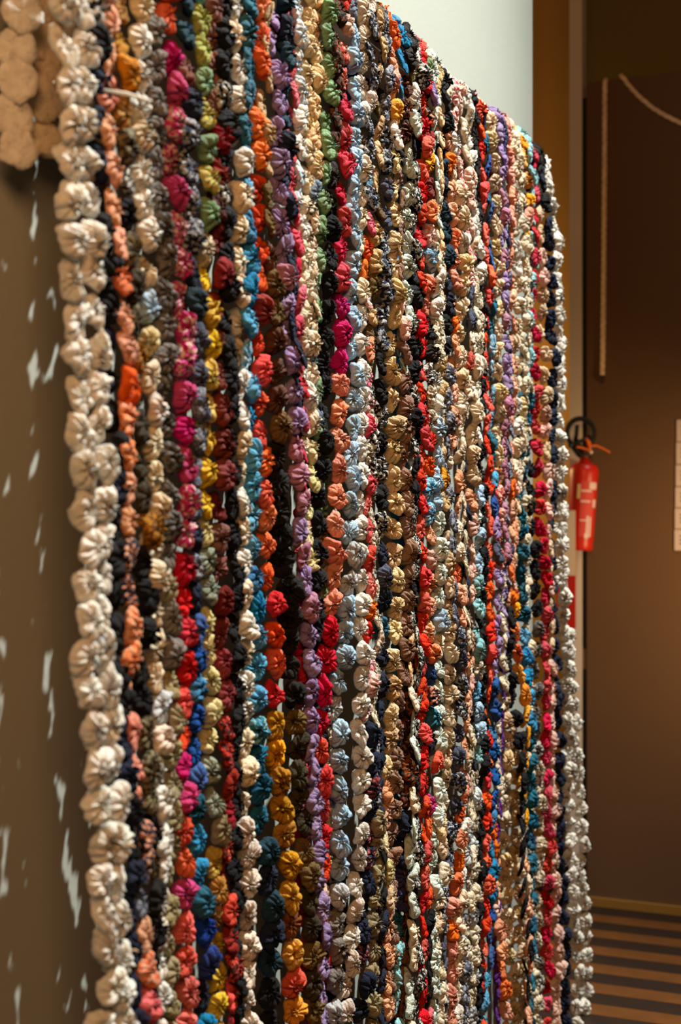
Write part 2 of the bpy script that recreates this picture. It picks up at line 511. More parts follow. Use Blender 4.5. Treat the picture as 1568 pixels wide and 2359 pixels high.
S('green rosette strand turning yellow, left of the maroon strand',
  '0,452,32 120,455 250,460 310,462 390,467 460,467 530,465 670,465 740,470 800,478 870,472 1000,472,30 1120,465 1220,467 1280,468,34 1340,475 1420,472,28 1540,471,36 1610,479 1670,477 1740,482,42 1800,487 1860,489,44 1930,497,34 1990,489 2110,493,36 2180,501 2300,506 2359,504',
  '0:aqua 35:lime 170:green 240:limep 300:green 360:limep/green 510:creamp/green 585:aqua 645:yellow 1200:paleyellow 1255:sage 1385:khaki/paleyellow 1720:sage 1850:khaki/yellow 1915:yellow/mustard 2120:yellow')
S('dark red brown rosette strand between green and black strands',
  '0,485,34 140,482 200,480 270,485 320,488 380,493,30 620,496 740,498 860,493 930,501,34 1110,501 1170,496 1320,501,40 1470,501 1530,505 1660,508,30 1720,518,24 1830,523 1900,518,22 2060,520 2240,528 2359,527',
  '0:rosebrown 295:maroonp/darkred 430:brownred/maroon 600:maroonp/darkred 790:brownred 1170:brownred/rosebrown 1500:maroonp/darkred 1640:red/darkred/maroonp')
S('thin black rosette strand left of the white strand, third of the way across',
  '0,511,28 200,506 300,514 500,514 700,516 850,519 930,524 1000,529 1130,524 1250,526 1320,534 1470,532 1600,534,24 1670,531 1740,536 2000,533 2200,541 2359,543', '0:black 180:black/blackp 640:black')
S('white rosette strand left of the turquoise strand',
  '0,539,28 150,537 260,544,36 320,539,28 550,539,30 730,542,34 850,547,28 1000,547,26 1180,549 1310,555 1490,557 1560,557,32 1690,557 1760,559 1870,561,34 1930,566,42 1990,571,48 2130,569,46 2260,569,44 2359,574,50',
  '0:white/cream 1880:pwhite')  # peachier white low down paints in the shade on the white cloth
S('turquoise rosette strand fading to dark navy at the bottom, right of white',
  '0,567,28 90,566 200,562,18 300,560,18 350,557,24 420,560,28 480,562 600,565,32 760,567,22 870,566 990,570,32 1110,572 1240,580,34 1370,580 1490,590,36 1610,590 1660,585,34 1740,592,42 1830,599,44 1930,607 2000,615,46 2120,628 2200,622,50 2359,622',
  '0:teal 385:sky 520:sky/tealblue 640:tealblue 710:sky/bluep 860:tealblue/sky 1640:darkteal/tealp 1730:deepteal 1790:darkteal/deepteal 1900:navy/darkteal 2110:black/navy 2210:darkteal 2270:black/greyp')
S('orange and red rosette strand, amber towards the bottom, left of the olive strand',
  '0,600,36 80,600,46 130,592,20 190,588,34 300,585 490,589,34 700,592 730,594,38 850,593 900,595 1030,598,30 1170,601,30 1230,611,40 1370,616 1480,621,36 1610,628,38 1680,633,46 1790,643,50 1880,648 1930,658,46 2060,664,46 2190,673 2320,676,50 2359,676',
  '0:orange 115:darkred 150:orange 395:redorange 690:darkred 770:red/redorange 890:redorange 950:red/rust 1010:orange/rust 1120:redorange 1180:orange 1310:redorange/red 1645:mustard/amber 1900:mustard/rust 2150:orange/amber 2225:redorange 2285:amber')
S('olive strand with very dark rosettes at mid height, left of the lilac strand',
  '0,616,10 210,608,14 270,606,20 410,611,22 540,613,20 600,620,34 720,629,40 850,634,44 970,639,48 1090,637,54 1220,649,56 1350,659,58 1480,667,54 1610,674,50 1680,682,46 1740,689 1800,686,44 1860,697,40 2000,703 2110,711,40 2240,717,44 2359,719',
  '0:tan/olive 530:olive/brown 995:blackolive 1645:olive/dkolive 2260:dkolive/olive')
S('lilac rosette strand right of the olive strand',
  '0,626,16 130,621,22 200,629,30 320,624 440,636,34 510,639,36 580,649,38 650,657,28 720,659 780,667 900,669,32 1020,677,28 1140,687,26 1200,687 1290,700,24 1350,705,28 1460,710,30 1540,710,28 1660,715,26 1770,717,20 1830,717,22 1970,730,22 2030,728 2090,737,28 2150,740,14 2210,740,20 2359,745,16',
  '0:lilac 130:mauve 170:lilac 635:mauve 700:lilac 1000:mauve 1055:mauve/lilac 1180:lilac 1250:mauve 1320:lilac 1375:mauve 1430:lilac')
S('dark blue rosette strand showing between lilac and crimson strands near the top',
  '0,646,26 150,645 260,649 390,654 530,662,22 660,672,14 720,675,12 930,684,8 1000,690,0 1400,716,0 1700,722,0 2359,755,0', '0:navy/darkteal 300:navy')
S('thin crimson strand left of the blue flecked white strand near the top',
  '0,654,14 80,659 210,667 310,664 380,672,16 520,677 640,682 760,685 850,690 1030,695,10 1100,692,8 1250,688,0 1450,688,0 1900,690,0 2359,712,0', '0:crimson/pink')
S('white strand flecked pale blue, right of the thin crimson strand',
  '0,672,24 90,680 210,681 330,685,22 400,685,20 530,685 660,692,24 790,700,26 920,700,26 1030,700,20 1070,698,16 1250,703,0 1600,735,0 2359,762,0', '0:whiteb/white 500:white/cream 950:cream')
S('cream rosette strand with yellow tint, left of the cream orange strand',
  '0,700,28 120,705 180,702 260,708,30 340,702,26 480,697 610,705,24 740,710,28 850,709,30 960,703,22 1020,716,20 1090,714,22 1190,709,20 1260,705,16 1290,710,0 1600,738,0 2359,765,0', '0:ycream 380:cream 1000:paleyellow')
S('cream orange strand left of the green strand near the top',
  '0,726,28 110,725 190,720,26 330,719,24 370,721 430,721,26 540,720,18 640,724,16 720,722,10 900,716,8 1000,720,0 1600,744,0 2359,770,0', '0:creamo/ycream 395:greyblue 460:creamm/greyblue')
S('green rosette strand left of the black brown strand near the top',
  '0,748,24 150,748 270,743,26 380,743,20 510,736,20 640,727,16 680,729 760,722,12 920,725,16 960,722,10 1010,724,0 1600,748,0 2359,775,0', '0:green')
S('black rosette strand left of the salmon strand at mid height',
  '0,769,20 150,769,16 290,766 400,760,22 460,760,28 580,753,30 690,746,32 830,744,34 960,739,32 1030,741,32 1150,733,32 1260,729,32 1370,728,28 1430,729,24 1490,740,0 1800,760,0 2359,785,0', '0:brownp/blackbrown 420:black')
S('red, magenta and salmon strand ending crimson, left of the pale blue strand',
  '0,789,24 150,785 260,792 330,787 420,787,22 520,784,26 630,782 690,779,30 800,779,34 850,782,38 910,777,32 1080,777,32 1190,774,38 1300,764,34 1410,761 1470,754,42 1530,748,50 1580,738,40 1700,736,38 1760,740,42 1870,740,36 1990,742,24 2060,745,18 2130,745,10 2190,745,10 2260,752,0 2359,760,0',
  '0:redp/red 45:palepink 75:red/redp 130:palepink 175:redp/crimson 320:crimson 665:magenta 880:salmon 1440:crimson/red 2010:palepink 2080:red')
S('pale blue rosette strand left of the cream strand in the middle',
  '0,812,22 150,812 280,815,26 370,808,22 550,805,24 710,808 880,812,28 980,810 1090,807,32 1250,810,36 1310,802,42 1420,794,38 1490,789,38 1550,784,32 1600,776,38 1700,778 1820,781,38 1930,779 2050,777,40 2100,777,36 2200,768,30 2320,758,30 2359,756',
  '0:greyblue 50:ltblue 1270:silver/ltblue 2110:silver/grey')
S('broad cream rosette strand right of the pale blue strand in the middle',
  '0,832,20 150,832,26 250,825 340,825 450,821 550,821,22 720,825,24 850,823 970,829,26 1150,827,26 1310,829,30 1420,826,34 1520,826,36 1650,826,38 1770,828,40 1870,828,38 1960,828,36 2060,816,34 2150,808,36 2240,795,36 2359,787,38',
  '0:white/cream 900:white 2090:pwhite/white')
S('multicoloured print strand turning navy below, right of the broad cream strand',
  '0,846,14 75,852 200,850 340,842,18 490,845 640,836,16 760,836 850,842,24 920,846 1010,842 1090,842,18 1190,844 1310,846,20 1470,846 1530,847,22 1640,843,20 1690,851,22 1860,849,24 1960,845 2020,840,26 2130,832 2260,828,28 2359,826',
  '0:navyp/whiter 245:amber 280:navyp 360:creamm/bluep 430:navyp 470:pink/orange 530:redorange/orange 600:orange 655:floral 770:orangep 810:teal 835:pink 880:floral 935:crimson/magenta 1000:amber 1030:creamk 1080:coral/red 1235:peach/coral 1350:crimson 1400:orange 1450:red 1500:redorange/floral 1670:navyp/navy 1800:navyr/navy')
S('golden brown strand right of the multicoloured strand near the top',
  '0,869,14 170,871 260,867 370,863 470,863,16 570,858,22 680,856 780,851,18 830,852,16 880,856,8 950,858,10 1050,853,14 1200,855,12 1260,862 1420,862,10 1530,862,16 1600,857,10 1800,863,14 1900,866,24 1970,863,28 2040,866 2100,851,26 2210,855,28 2359,849,24',
  '0:tan/olive 560:olive/tan 860:creamk/blackp 1500:creamk 1700:navyp 1850:taupep/khaki')
S('dark grey navy rosette strand left of the peach cream strand',
  '0,884,18 170,884 310,886,24 420,878,20 510,884,26 620,876,20 780,875,22 850,871,20 950,875,24 1050,870,26 1160,873,24 1270,875,26 1310,871,28 1430,875,26 1530,876,24 1630,870,20 1750,868,16 1900,877,12 2000,875,10 2110,873,16 2250,872,12 2359,871',
  '0:slatep/navyp 260:navyp/slate 640:slate/navyp 840:black/blackp 1240:navy 1290:slate 1340:deepteal/navy 1490:navy 1850:navy/black')
S('yellowish cream strand with orange top, right of the dark grey navy strand',
  '0,894,14 85,899,16 170,905,20 290,907 390,902,22 490,907,24 600,907 640,903,30 740,903,34 850,905,38 950,901,30 1050,900,32 1100,898,36 1220,902,40 1320,907,40 1420,905,38 1530,900,32 1650,894,30 1720,891,28 1760,886,24 1860,880,18 1910,881,12 2010,883,16 2150,888,18 2210,885 2359,883',
  '0:orange 105:peach/salmon 210:amber 300:orangep/whiter 370:ycream 880:ycream/tan 1710:peach/ycream 1980:paleyellow 2050:peach/beige')
S('thin teal strand at the crest above the black brown strand',
  '0,928,14 100,925,14 140,923,12 215,915,9 290,913,8 340,915,0 1200,918,0 2359,905,0', '0:tealblue')
S('black brown strand turning rose taupe below, right of the yellowish cream strand',
  '0,940,18 130,938,18 200,935,24 290,930,28 370,922,16 500,917,8 640,921,12 700,923,18 850,928 950,928,24 1100,929,28 1220,935,28 1330,937,26 1480,936,24 1530,927,26 1600,916,22 1720,917,26 1860,908,30 1960,898,28 2110,895,22 2359,893,24',
  '0:blackbrown/brownp 380:taupe/beige 640:palepink/taupe 880:taupe')
S('grey cream rosette strand left of the thin black strand beside red',
  '0,945,10 110,943,12 160,947,14 300,952,20 340,941,30 450,936,32 550,933,32 660,930,24 740,927,14 850,930,8 950,934,0 1400,944,0 1500,946,10 1560,949,8 1640,952,8 1760,953,14 1900,945,14 2060,943,16 2200,944,18 2359,938,20',
  '0:white/khaki 280:mint 1480:creamo 1600:mint/cream')
S('navy and brown strand with purple and aqua rosettes low down',
  '0,952,0 300,958,0 1000,946,0 1480,944,0 1540,941,16 1640,933,18 1680,942,22 1740,936,20 1860,926,18 1960,921,20 2010,920,28 2070,918,26 2110,915,28 2160,910,22 2280,909,18 2359,911',
  '0:black 1500:navy/brownp 1880:navy/darkteal 1975:indigo 2085:teal 2130:aqua')
S('dark rust brown strand low down beside the thin pale strand',
  '0,956,0 1000,950,0 1700,945,0 1760,942,8 1860,936,12 2000,935,12 2100,931,14 2200,928,16 2359,925,14', '0:blackbrown 1700:brownp/rust')
S('thin black strand left of the long red strand in the right half',
  '0,958,16 125,957,18 180,961,24 250,962,10 330,955,12 460,954 570,952,16 680,947,20 800,943,22 900,942,24 1000,947,18 1100,947,12 1220,950,10 1340,953,14 1480,949,10 1560,955,8 1700,956,8 1900,958,14 2000,956,14 2200,957,14 2359,954,16', '0:black/blackp')
S('long red strand right of the thin black strand, left of the print strand',
  '0,980,14 150,977,14 200,972,20 300,975,22 340,968,20 440,964,18 560,965,14 680,963,14 760,964,16 860,967,16 920,964,20 1030,966,18 1060,961 1150,963,20 1280,962,18 1330,970,20 1470,970,20 1520,967,20 1650,971,20 1760,972,18 1860,968,12 1910,968,10 1960,971,16 2090,974,20 2130,971,12 2230,970,14 2359,969,16',
  '0:red 1825:redorange 1945:red')
S('patchwork strand of many colours right of the long red strand',
  '0,985,12 150,986,12 240,990,16 320,984,22 400,987,26 530,986,26 590,984,26 680,979,22 800,982,22 920,985 1040,984,24 1140,984,20 1310,986,22 1460,985,22 1550,991,26 1600,985,20 1710,985,22 1780,988,16 1860,981,20 1890,980,14 1990,980,12 2060,983,14 2120,986,18 2180,988,6 2310,984,14 2359,984',
  '0:creamp/green 220:multip/lilac 300:darkred 330:amber 415:brownred 460:orange 490:redorange 520:floral 550:cream 575:bluep 620:salmon 705:blackp/blackolive 820:blackp 905:burg/creamk 985:red 1020:orange 1075:peach 1125:bluep 1200:peachp/palepink 1290:redorange 1340:peach/orangep 1530:blue 1585:multip/navy 1630:teal 1660:creamk 1695:navy 1735:coral 1770:greyp 1840:magenta 1875:orange 1915:olive 1970:orange 2030:redorange 2100:black 2290:pink')
S('mint white rosette strand left of the tan strand in the right half',
  '0,993,10 200,993,12 300,996,10 390,1004,10 570,1001,14 640,998,20 720,998,20 820,1001,20 960,996,22 1050,1001,20 1150,1003,22 1220,1005,24 1360,1006,24 1450,1007,26 1510,1007,22 1630,1005,22 1720,1003,24 1820,1003,20 1910,994,20 2000,991,22 2100,992,18 2220,988,22 2359,991,18',
  '0:mint 560:white/creamp 985:mint/ltblue 1440:cream/mint 1500:mint')
S('tan cream rosette strand left of the navy strand in the right half',
  '0,1005,12 180,1008,16 240,1008,18 350,1016,8 500,1009,8 640,1012,14 800,1012,14 920,1012,16 1050,1016,14 1170,1018,14 1220,1021,14 1310,1026,20 1450,1031,24 1530,1029,28 1630,1029,26 1730,1025,26 1820,1020,24 1910,1013,22 2000,1008,20 2100,1005,20 2170,1004,16 2270,1009,20 2359,1006,18',
  '0:tan/beige 220:creamo 600:tan/cream 1060:amber/tan 1240:tan/beige 1500:beige/cream')
S('navy rosette strand left of the orange peach strand in the right half',
  '0,1006,8 165,1006,8 200,1022,10 300,1024,22 340,1020,26 430,1014,18 520,1019,24 640,1025,20 690,1027,22 780,1027,18 870,1029,18 950,1028,18 1060,1027,14 1170,1033,18 1330,1037,12 1430,1046,14 1480,1050,18 1540,1057,26 1640,1057,28 1720,1052,28 1770,1048,28 1860,1041,26 1950,1031,22 2050,1025,16 2120,1018,14 2230,1023,10 2359,1021,10',
  '0:black 320:navy/darkteal 640:navy/black 860:slatep 950:navyp/slatep 1500:slate/navyp')
S('orange peach rosette strand right of the navy strand in the right half',
  '0,1022,8 250,1026,10 350,1030,16 430,1035,22 520,1034,24 600,1036,20 700,1042,18 790,1042,16 910,1042,18 1040,1041,18 1130,1046,14 1220,1050,18 1310,1052,24 1400,1054,22 1480,1064,16 1560,1068,12 1660,1069,14 1770,1065,14 1850,1056,14 1950,1049,20 2050,1042,22 2100,1035,22 2200,1036,22 2359,1032,18',
  '0:cream 320:orange/peach 560:salmon/peach 700:peach/orange 930:peachp/cream 1100:cream/peach 1280:peach/orange 1520:orangep/peach 1830:orange/salmon')
S('bright cream strand with one big white rosette, right of the orange peach strand',
  '0,1035,8 250,1038,10 340,1042,16 400,1046,14 450,1057,24 560,1062,30 620,1063,28 690,1061,28 790,1057,26 870,1056,24 950,1052,20 1040,1053,16 1080,1055,8 1200,1064,6 1450,1074,8 1520,1077,12 1560,1083,14 1650,1078,14 1800,1072,14 1900,1066,18 2000,1058,18 2100,1054,20 2260,1050,20 2359,1046,18',
  '0:cream/white 550:white 590:ycream/cream 1040:cream/creamp 1540:creamp/palepink 1850:cream/whiter')
S('burgundy and white print strand near the crest, dark below',
  '0,1040,10 215,1047,12 320,1053,14 400,1057,14 510,1071,12 600,1080,14 700,1084,16 790,1082,16 860,1074,14 930,1070,16 1050,1067,10 1200,1069,10 1350,1071,10 1480,1074,8 1600,1090,6 1800,1082,10 1900,1075,14 2000,1070,14 2100,1063,16 2359,1058,14',
  '0:burg 685:slate/greyp 775:creamk 830:red 885:creamk/creamm 1010:black/navy 1780:creamk/slatep/silver')
S('pinkish cream strand right of the burgundy print strand',
  '0,1060,10 260,1060,10 340,1071,16 430,1076,20 500,1079,18 600,1088,10 700,1093,14 870,1090,18 950,1084,22 1050,1082,24 1180,1083,18 1270,1081,16 1390,1080,12 1500,1080,10 1600,1076,6 1750,1080,10 1900,1080,12 2100,1075,16 2359,1070,14',
  '0:palepink/cream 680:creamp/cream 1020:beige 1120:peachp/palepink 1370:multip/peachp 1600:creamk/cream')
S('white strand turning aqua at mid height, left of the thin black strand beside red',
  '0,1072,12 250,1074,16 340,1081,18 450,1089,16 550,1092,18 650,1097,16 750,1099,18 880,1094,18 1000,1092,16 1130,1093,14 1230,1095,16 1340,1092,16 1460,1093,18 1510,1090,16 1560,1089,22 1600,1094,20 1680,1093,24 1760,1090,22 1900,1087,20 2100,1087,20 2200,1086,20 2359,1082,20',
  '0:white 670:creamp/white 1100:ltblue/mint 1325:aqua 1540:creamk 1585:sky 1625:aqua/ltblue 1780:creamk/whiteb 1960:creamp/silver')
S('thin black strand left of the second red strand',
  '0,1086,8 290,1092,10 420,1097,12 540,1101,12 650,1108,12 740,1106,12 840,1106,12 940,1103,14 1020,1102,14 1120,1106,18 1250,1106,16 1400,1105,22 1520,1106,22 1680,1107,20 1800,1105,16 2000,1102,16 2200,1100,14 2359,1093,12', '0:black')
S('second long red strand, left of the blue strand in the right half',
  '0,1088,8 245,1093,10 280,1099,14 330,1105,16 440,1109,16 550,1113,12 640,1119,12 720,1116,12 900,1116,12 1040,1116,14 1160,1119,14 1250,1120,16 1290,1122,20 1380,1122,22 1460,1125,20 1510,1121,14 1640,1121,12 1740,1117,14 1850,1115,14 1980,1116,18 2120,1112,16 2200,1110,16 2300,1103,10 2359,1102,12', '0:red/redorange')
S('blue rosette strand right of the second long red strand',
  '0,1098,8 270,1107,8 300,1116,14 400,1120,14 440,1122,16 520,1123,12 610,1124,10 740,1129,14 810,1126,12 970,1126,12 1060,1127,14 1140,1134,16 1190,1136,18 1280,1142,18 1370,1143,20 1460,1140,14 1550,1133,14 1640,1135,18 1730,1131,18 1830,1128,14 1920,1125,14 1980,1130,18 2110,1127,16 2200,1122,10 2310,1108,12 2359,1108',
  '0:navy 290:deepteal/blue 680:teal 790:bluep 1000:teal/deepteal 1080:sky/blue 1180:slate/lilac 1220:blue 1260:lilac/slate 1540:tealblue/blue 2230:sky')
S('cream and mustard rosette strand left of the lilac strand in the right half',
  '0,1118,10 270,1120,14 350,1132,20 450,1136,22 550,1139,24 650,1142,26 780,1143,24 900,1143,26 980,1146,26 1060,1145,24 1140,1148,18 1250,1151,14 1350,1152,14 1450,1154,16 1540,1149,14 1660,1145,12 1770,1144,14 1840,1140,14 1920,1133,12 2000,1138,10 2070,1147,18 2150,1147,16 2240,1152,20 2290,1157,26 2359,1164,28',
  '0:creamm/ycream 1085:peachp/creamk 1130:coralp/coral 1310:creamp/cream 1900:orange/peach 2020:palepink/peach 2225:orange/peach')
S('lilac strand in the right half, deep purple and thin lower down',
  '0,1145,8 310,1151,12 440,1153,16 600,1159,14 740,1159,14 850,1161,18 1000,1162,16 1140,1163,16 1240,1160,14 1340,1157,14 1420,1157,10 1540,1155,8 1660,1152,7 1800,1149,8 1940,1145,7 2050,1140,6 2200,1135,8 2359,1137,10',
  '0:lilac/mauve 1400:lilac 1500:purple')
S('thin dark strand beside lilac, black and broad lower down beside the amber strand',
  '0,1150,8 300,1155,8 350,1161,10 430,1162,10 600,1166,10 800,1168,8 1000,1168,8 1200,1166,6 1380,1166,8 1430,1168,14 1560,1167,18 1600,1172,24 1650,1182,26 1690,1192,28 1740,1195,14 1860,1202,10 2000,1204,8 2180,1210,8 2359,1218,6', '0:indigo/navy 600:indigo/slatep 1350:black')
S('orange peach strand turning amber, right of the lilac strand',
  '0,1163,8 320,1170,12 460,1172,18 550,1171,14 690,1173,16 820,1174,12 980,1177,12 1100,1173,12 1220,1176,14 1300,1171,14 1380,1178,20 1420,1186,24 1500,1187,26 1560,1198,26 1610,1206,28 1640,1206,14 1720,1205,9 1830,1206,7 1950,1208,8 2080,1212,12 2230,1216,10 2359,1212',
  '0:salmon/peach 1080:peach/orange 1330:amber/orange 1520:salmon 1545:amber 1920:cream/peach 2200:peach')
S('cream rosette strand right of the orange peach strand, far right part',
  '0,1172,10 330,1178,16 400,1185,20 480,1188,22 600,1188,22 690,1188,24 800,1186,24 920,1188,22 1000,1186,20 1080,1183,16 1200,1180,14 1300,1174,10 1420,1166,8 1560,1161,8 1650,1166,14 1740,1164,30 1820,1161,34 1950,1163,36 2070,1164,36 2200,1170,34 2300,1182,34 2359,1184,34',
  '0:cream/white 1100:peach/orangep 1280:peachp 1500:beige 1720:ycream/cream')
S('second cream strand beside the amber and teal strands',
  '0,1186,10 360,1195,12 450,1199,16 560,1202,16 640,1204,18 740,1207,18 800,1206,16 870,1205,18 950,1199,18 1000,1197,16 1080,1191,12 1200,1187,12 1300,1181,10 1420,1172,6 1560,1167,6 1640,1170,12 1740,1182,26 1850,1186,28 1950,1189,28 2070,1191,28 2200,1196,28 2359,1205,26',
  '0:cream/creamp 930:ycream 990:cream 1150:beige/palepink 1600:tan/beige')
S('amber strand at the far top with peach rosettes beside aqua',
  '0,1195,10 350,1203,14 390,1209,18 470,1215,18 510,1214,16 560,1214,12 600,1212,10 700,1211,10 900,1207,8 1000,1203,6 1100,1200,0 1500,1210,0 2359,1224,0', '0:amber 370:peach 410:amber 490:salmon 540:amber 590:cream/creamp')
S('teal rosette strand beside the black strand, lower far right',
  '0,1205,8 360,1216,10 430,1221,10 500,1222,8 560,1220,0 900,1204,0 1000,1198,6 1040,1196,12 1090,1198,20 1200,1196,24 1300,1199,24 1390,1203,26 1480,1208,22 1550,1212,20 1650,1216,16 1740,1217,18 1810,1216,18 1860,1218,20 1940,1219,20 2060,1222,14 2170,1224,10 2359,1220,10',
  '0:aqua 900:teal/deepteal 1420:tealblue/sky 1700:teal/deepteal')
S('black strand turning black and white print, left of the far crimson strand',
  '0,1208,8 340,1210,8 520,1213,8 680,1213,10 860,1213,10 1000,1210,12 1040,1214,14 1150,1218,16 1260,1225,18 1390,1230,24 1480,1233,24 1620,1232,24 1730,1236,24 1810,1239,24 1920,1238,22 2060,1239,16 2120,1238,20 2240,1236,22 2359,1232,20',
  '0:black 660:creamk/blackp 1020:black 1425:blackp/greyp 1750:creamk 2060:cream/creamk 2140:creamk/blackp')
S('far crimson rosette strand left of the pinkish beige strand',
  '0,1216,8 370,1229,8 420,1232,10 490,1226,12 540,1224,14 620,1225,18 740,1225,20 850,1226,20 950,1229,22 1060,1234,20 1110,1238,24 1210,1243,24 1290,1250,22 1380,1252,20 1450,1253,18 1500,1251,14 1650,1252,18 1760,1256,18 1830,1258,20 1940,1260,22 2060,1258,22 2170,1260,24 2270,1258,22 2359,1254,22', '0:crimson 1900:crimson/red')
S('pinkish beige rosette strand right of the far crimson strand',
  '0,1226,8 400,1240,8 500,1238,12 580,1242,18 660,1245,22 780,1248,22 880,1250,24 990,1250,22 1070,1255,20 1140,1259,14 1280,1261,10 1390,1262,10 1500,1263,14 1610,1266,16 1720,1269,12 1870,1272,14 1980,1273,12 2070,1279,20 2190,1280,20 2359,1278,20', '0:blackbrown 480:palepink/beige 1500:palepink')
S('navy rosette strand left of the far white edge strands',
  '0,1234,10 400,1244,12 470,1252,16 540,1258,20 620,1266,22 740,1269,20 850,1270,22 930,1271,20 1010,1267,12 1120,1267,12 1290,1267,14 1390,1269,16 1430,1270,20 1510,1277,20 1590,1278,16 1660,1283,22 1730,1282,20 1900,1286,20 2000,1291,22 2110,1297,24 2230,1299,26 2359,1301,28', '0:navy/black 480:navy')
S('inner white strand of the far right edge, beside navy',
  '0,1232,20 390,1246,20 450,1260,22 510,1271,18 590,1277,16 680,1279,16 790,1285,16 890,1288,20 960,1285,26 1050,1287,32 1200,1289,32 1310,1289,34 1390,1292,34 1470,1299,28 1540,1301,28 1620,1303,28 1690,1305,28 1760,1303,28 1880,1309,28 1990,1314,28 2070,1316,28 2170,1324,28 2250,1326,28 2359,1329,28', '0:white')
S('outermost white strand on the far right edge of the hanging',
  '0,1240,14 390,1250,12 450,1264,12 590,1281,12 790,1288,14 900,1291,12 1200,1292,10 1310,1293,12 1400,1297,12 1470,1308,16 1540,1313,20 1620,1317,22 1690,1324,24 1760,1329,28 1880,1337,28 1990,1335,28 2070,1344,30 2170,1349,30 2280,1350,30 2359,1342,30', '0:white')

# ------------------------------------------------------------------ turn the tracing into positions in the room
NS = len(STR)
LEV = np.arange(-40, 2441, 40.0)
XS = np.zeros((NS, len(LEV)))
WS = np.zeros((NS, len(LEV)))
for i, (lb, kn, cl) in enumerate(STR):
    ky = np.array([k[0] for k in kn]); kx = np.array([k[1] for k in kn]); kw = np.array([k[2] for k in kn], float)
    XS[i] = np.interp(LEV, ky, kx)
    WS[i] = np.interp(LEV, ky, kw)

PITCH = 0.0462
DEP = np.zeros((NS, len(LEV)))
for l in range(len(LEV)):
    vis = [i for i in range(NS) if WS[i, l] >= 5]
    zp = {i: hit(XS[i, l])[1] for i in vis}
    # walk along the row: neighbours one rosette apart, so wide-looking rosettes face the viewer and narrow ones turn away
    z = {vis[0]: zp[vis[0]]}
    for a, b in zip(vis[:-1], vis[1:]):
        dx = (XS[b, l] - XS[a, l]) / FPX * z[a]
        z[b] = z[a] + math.sqrt(max(0.0, (PITCH * 0.96) ** 2 - dx * dx)) + 0.0
    # even out along the row so that the cloth keeps to its line
    arr = np.array([z[i] - zp[i] for i in vis])
    t = np.linspace(0, 1, len(vis))
    tr = np.polyval(np.polyfit(t, arr, 3), t)
    dev = arr - tr
    for i, dv in zip(vis, dev):
        DEP[i, l] = min(0.07, max(-0.07, 0.75 * dv))
ker = np.array([1, 2, 3, 4, 3, 2, 1.0]); ker /= ker.sum()
for i in range(NS):
    DEP[i] = np.convolve(np.pad(DEP[i], 3, mode='edge'), ker, 'valid')
for i in range(NS):
    DEP[i] = np.where(WS[i] < 5, 0.075, DEP[i])


def strand_point(i, y):
    x = float(np.interp(y, LEV, XS[i]))
    p = hit(x)
    dz = float(np.interp(y, LEV, DEP[i]))
    zz = p[1] + dz
    return np.array([(x - CX) / FPX * zz, zz]), CAMH + (CY - y) / FPX * zz, float(np.interp(y, LEV, WS[i]))


def cloth_at(cl, y, rr):
    nm = cl[0][1]
    for yy, n in cl:
        if y >= yy:
            nm = n
        else:
            break
    return rr.choice(nm)


def jitter(c, rr, dark=1.0):
    import colorsys
    h, s, v_ = colorsys.rgb_to_hsv(*c)
    h = (h + rr.uniform(-0.007, 0.009)) % 1
    s = min(1, max(0, s * rr.uniform(0.9, 1.08)))
    v_ = min(0.86, v_ * rr.uniform(0.82, 1.14))
    return colorsys.hsv_to_rgb(h, s, v_)


def add_rosette(parent, pos, nrm, rad, sx, sz, name, rr, spin=None):
    """rosette whose face looks along nrm; sx narrows it sideways, sz its thickness"""
    o = bpy.data.objects.new('rosette', ROSE[rr.randrange(len(ROSE))])
    nz = Vector(nrm).normalized()
    up = Vector((0, 0, 1))
    xa = up.cross(nz)
    if xa.length < 0.05:
        xa = Vector((float(D2[0]), float(D2[1]), 0))
    xa.normalize()
    ya = nz.cross(xa)
    a = rr.uniform(-3.14, 3.14)
    rot = Matrix((xa, ya, nz)).transposed()
    spin_m = Matrix.Rotation(a, 3, 'Z')
    sc = Matrix.Diagonal((sx, 1.0, sz))
    m3 = rot @ sc @ spin_m
    M = m3.to_4x4()
    M = Matrix.Translation(Vector(pos) - parent.location) @ M @ Matrix.Scale(rad, 4)
    o.matrix_local = M
    o.parent = parent
    o.matrix_parent_inverse = Matrix.Identity(4)
    if name in PRT:
        g, p, am = PRT[name]
        o.color = (*jitter(PAL[g], rr), 1)
        pc = jitter(PAL[p], rr)
        o['print_color'] = [float(q) for q in pc]
        o['print_amount'] = am
    else:
        o.color = (*jitter(PAL[name], rr), 1)
        o['print_color'] = [0.5, 0.5, 0.5]
        o['print_amount'] = 0.0
    # store the sheared frame exactly
    C.objects.link(o)
    return o


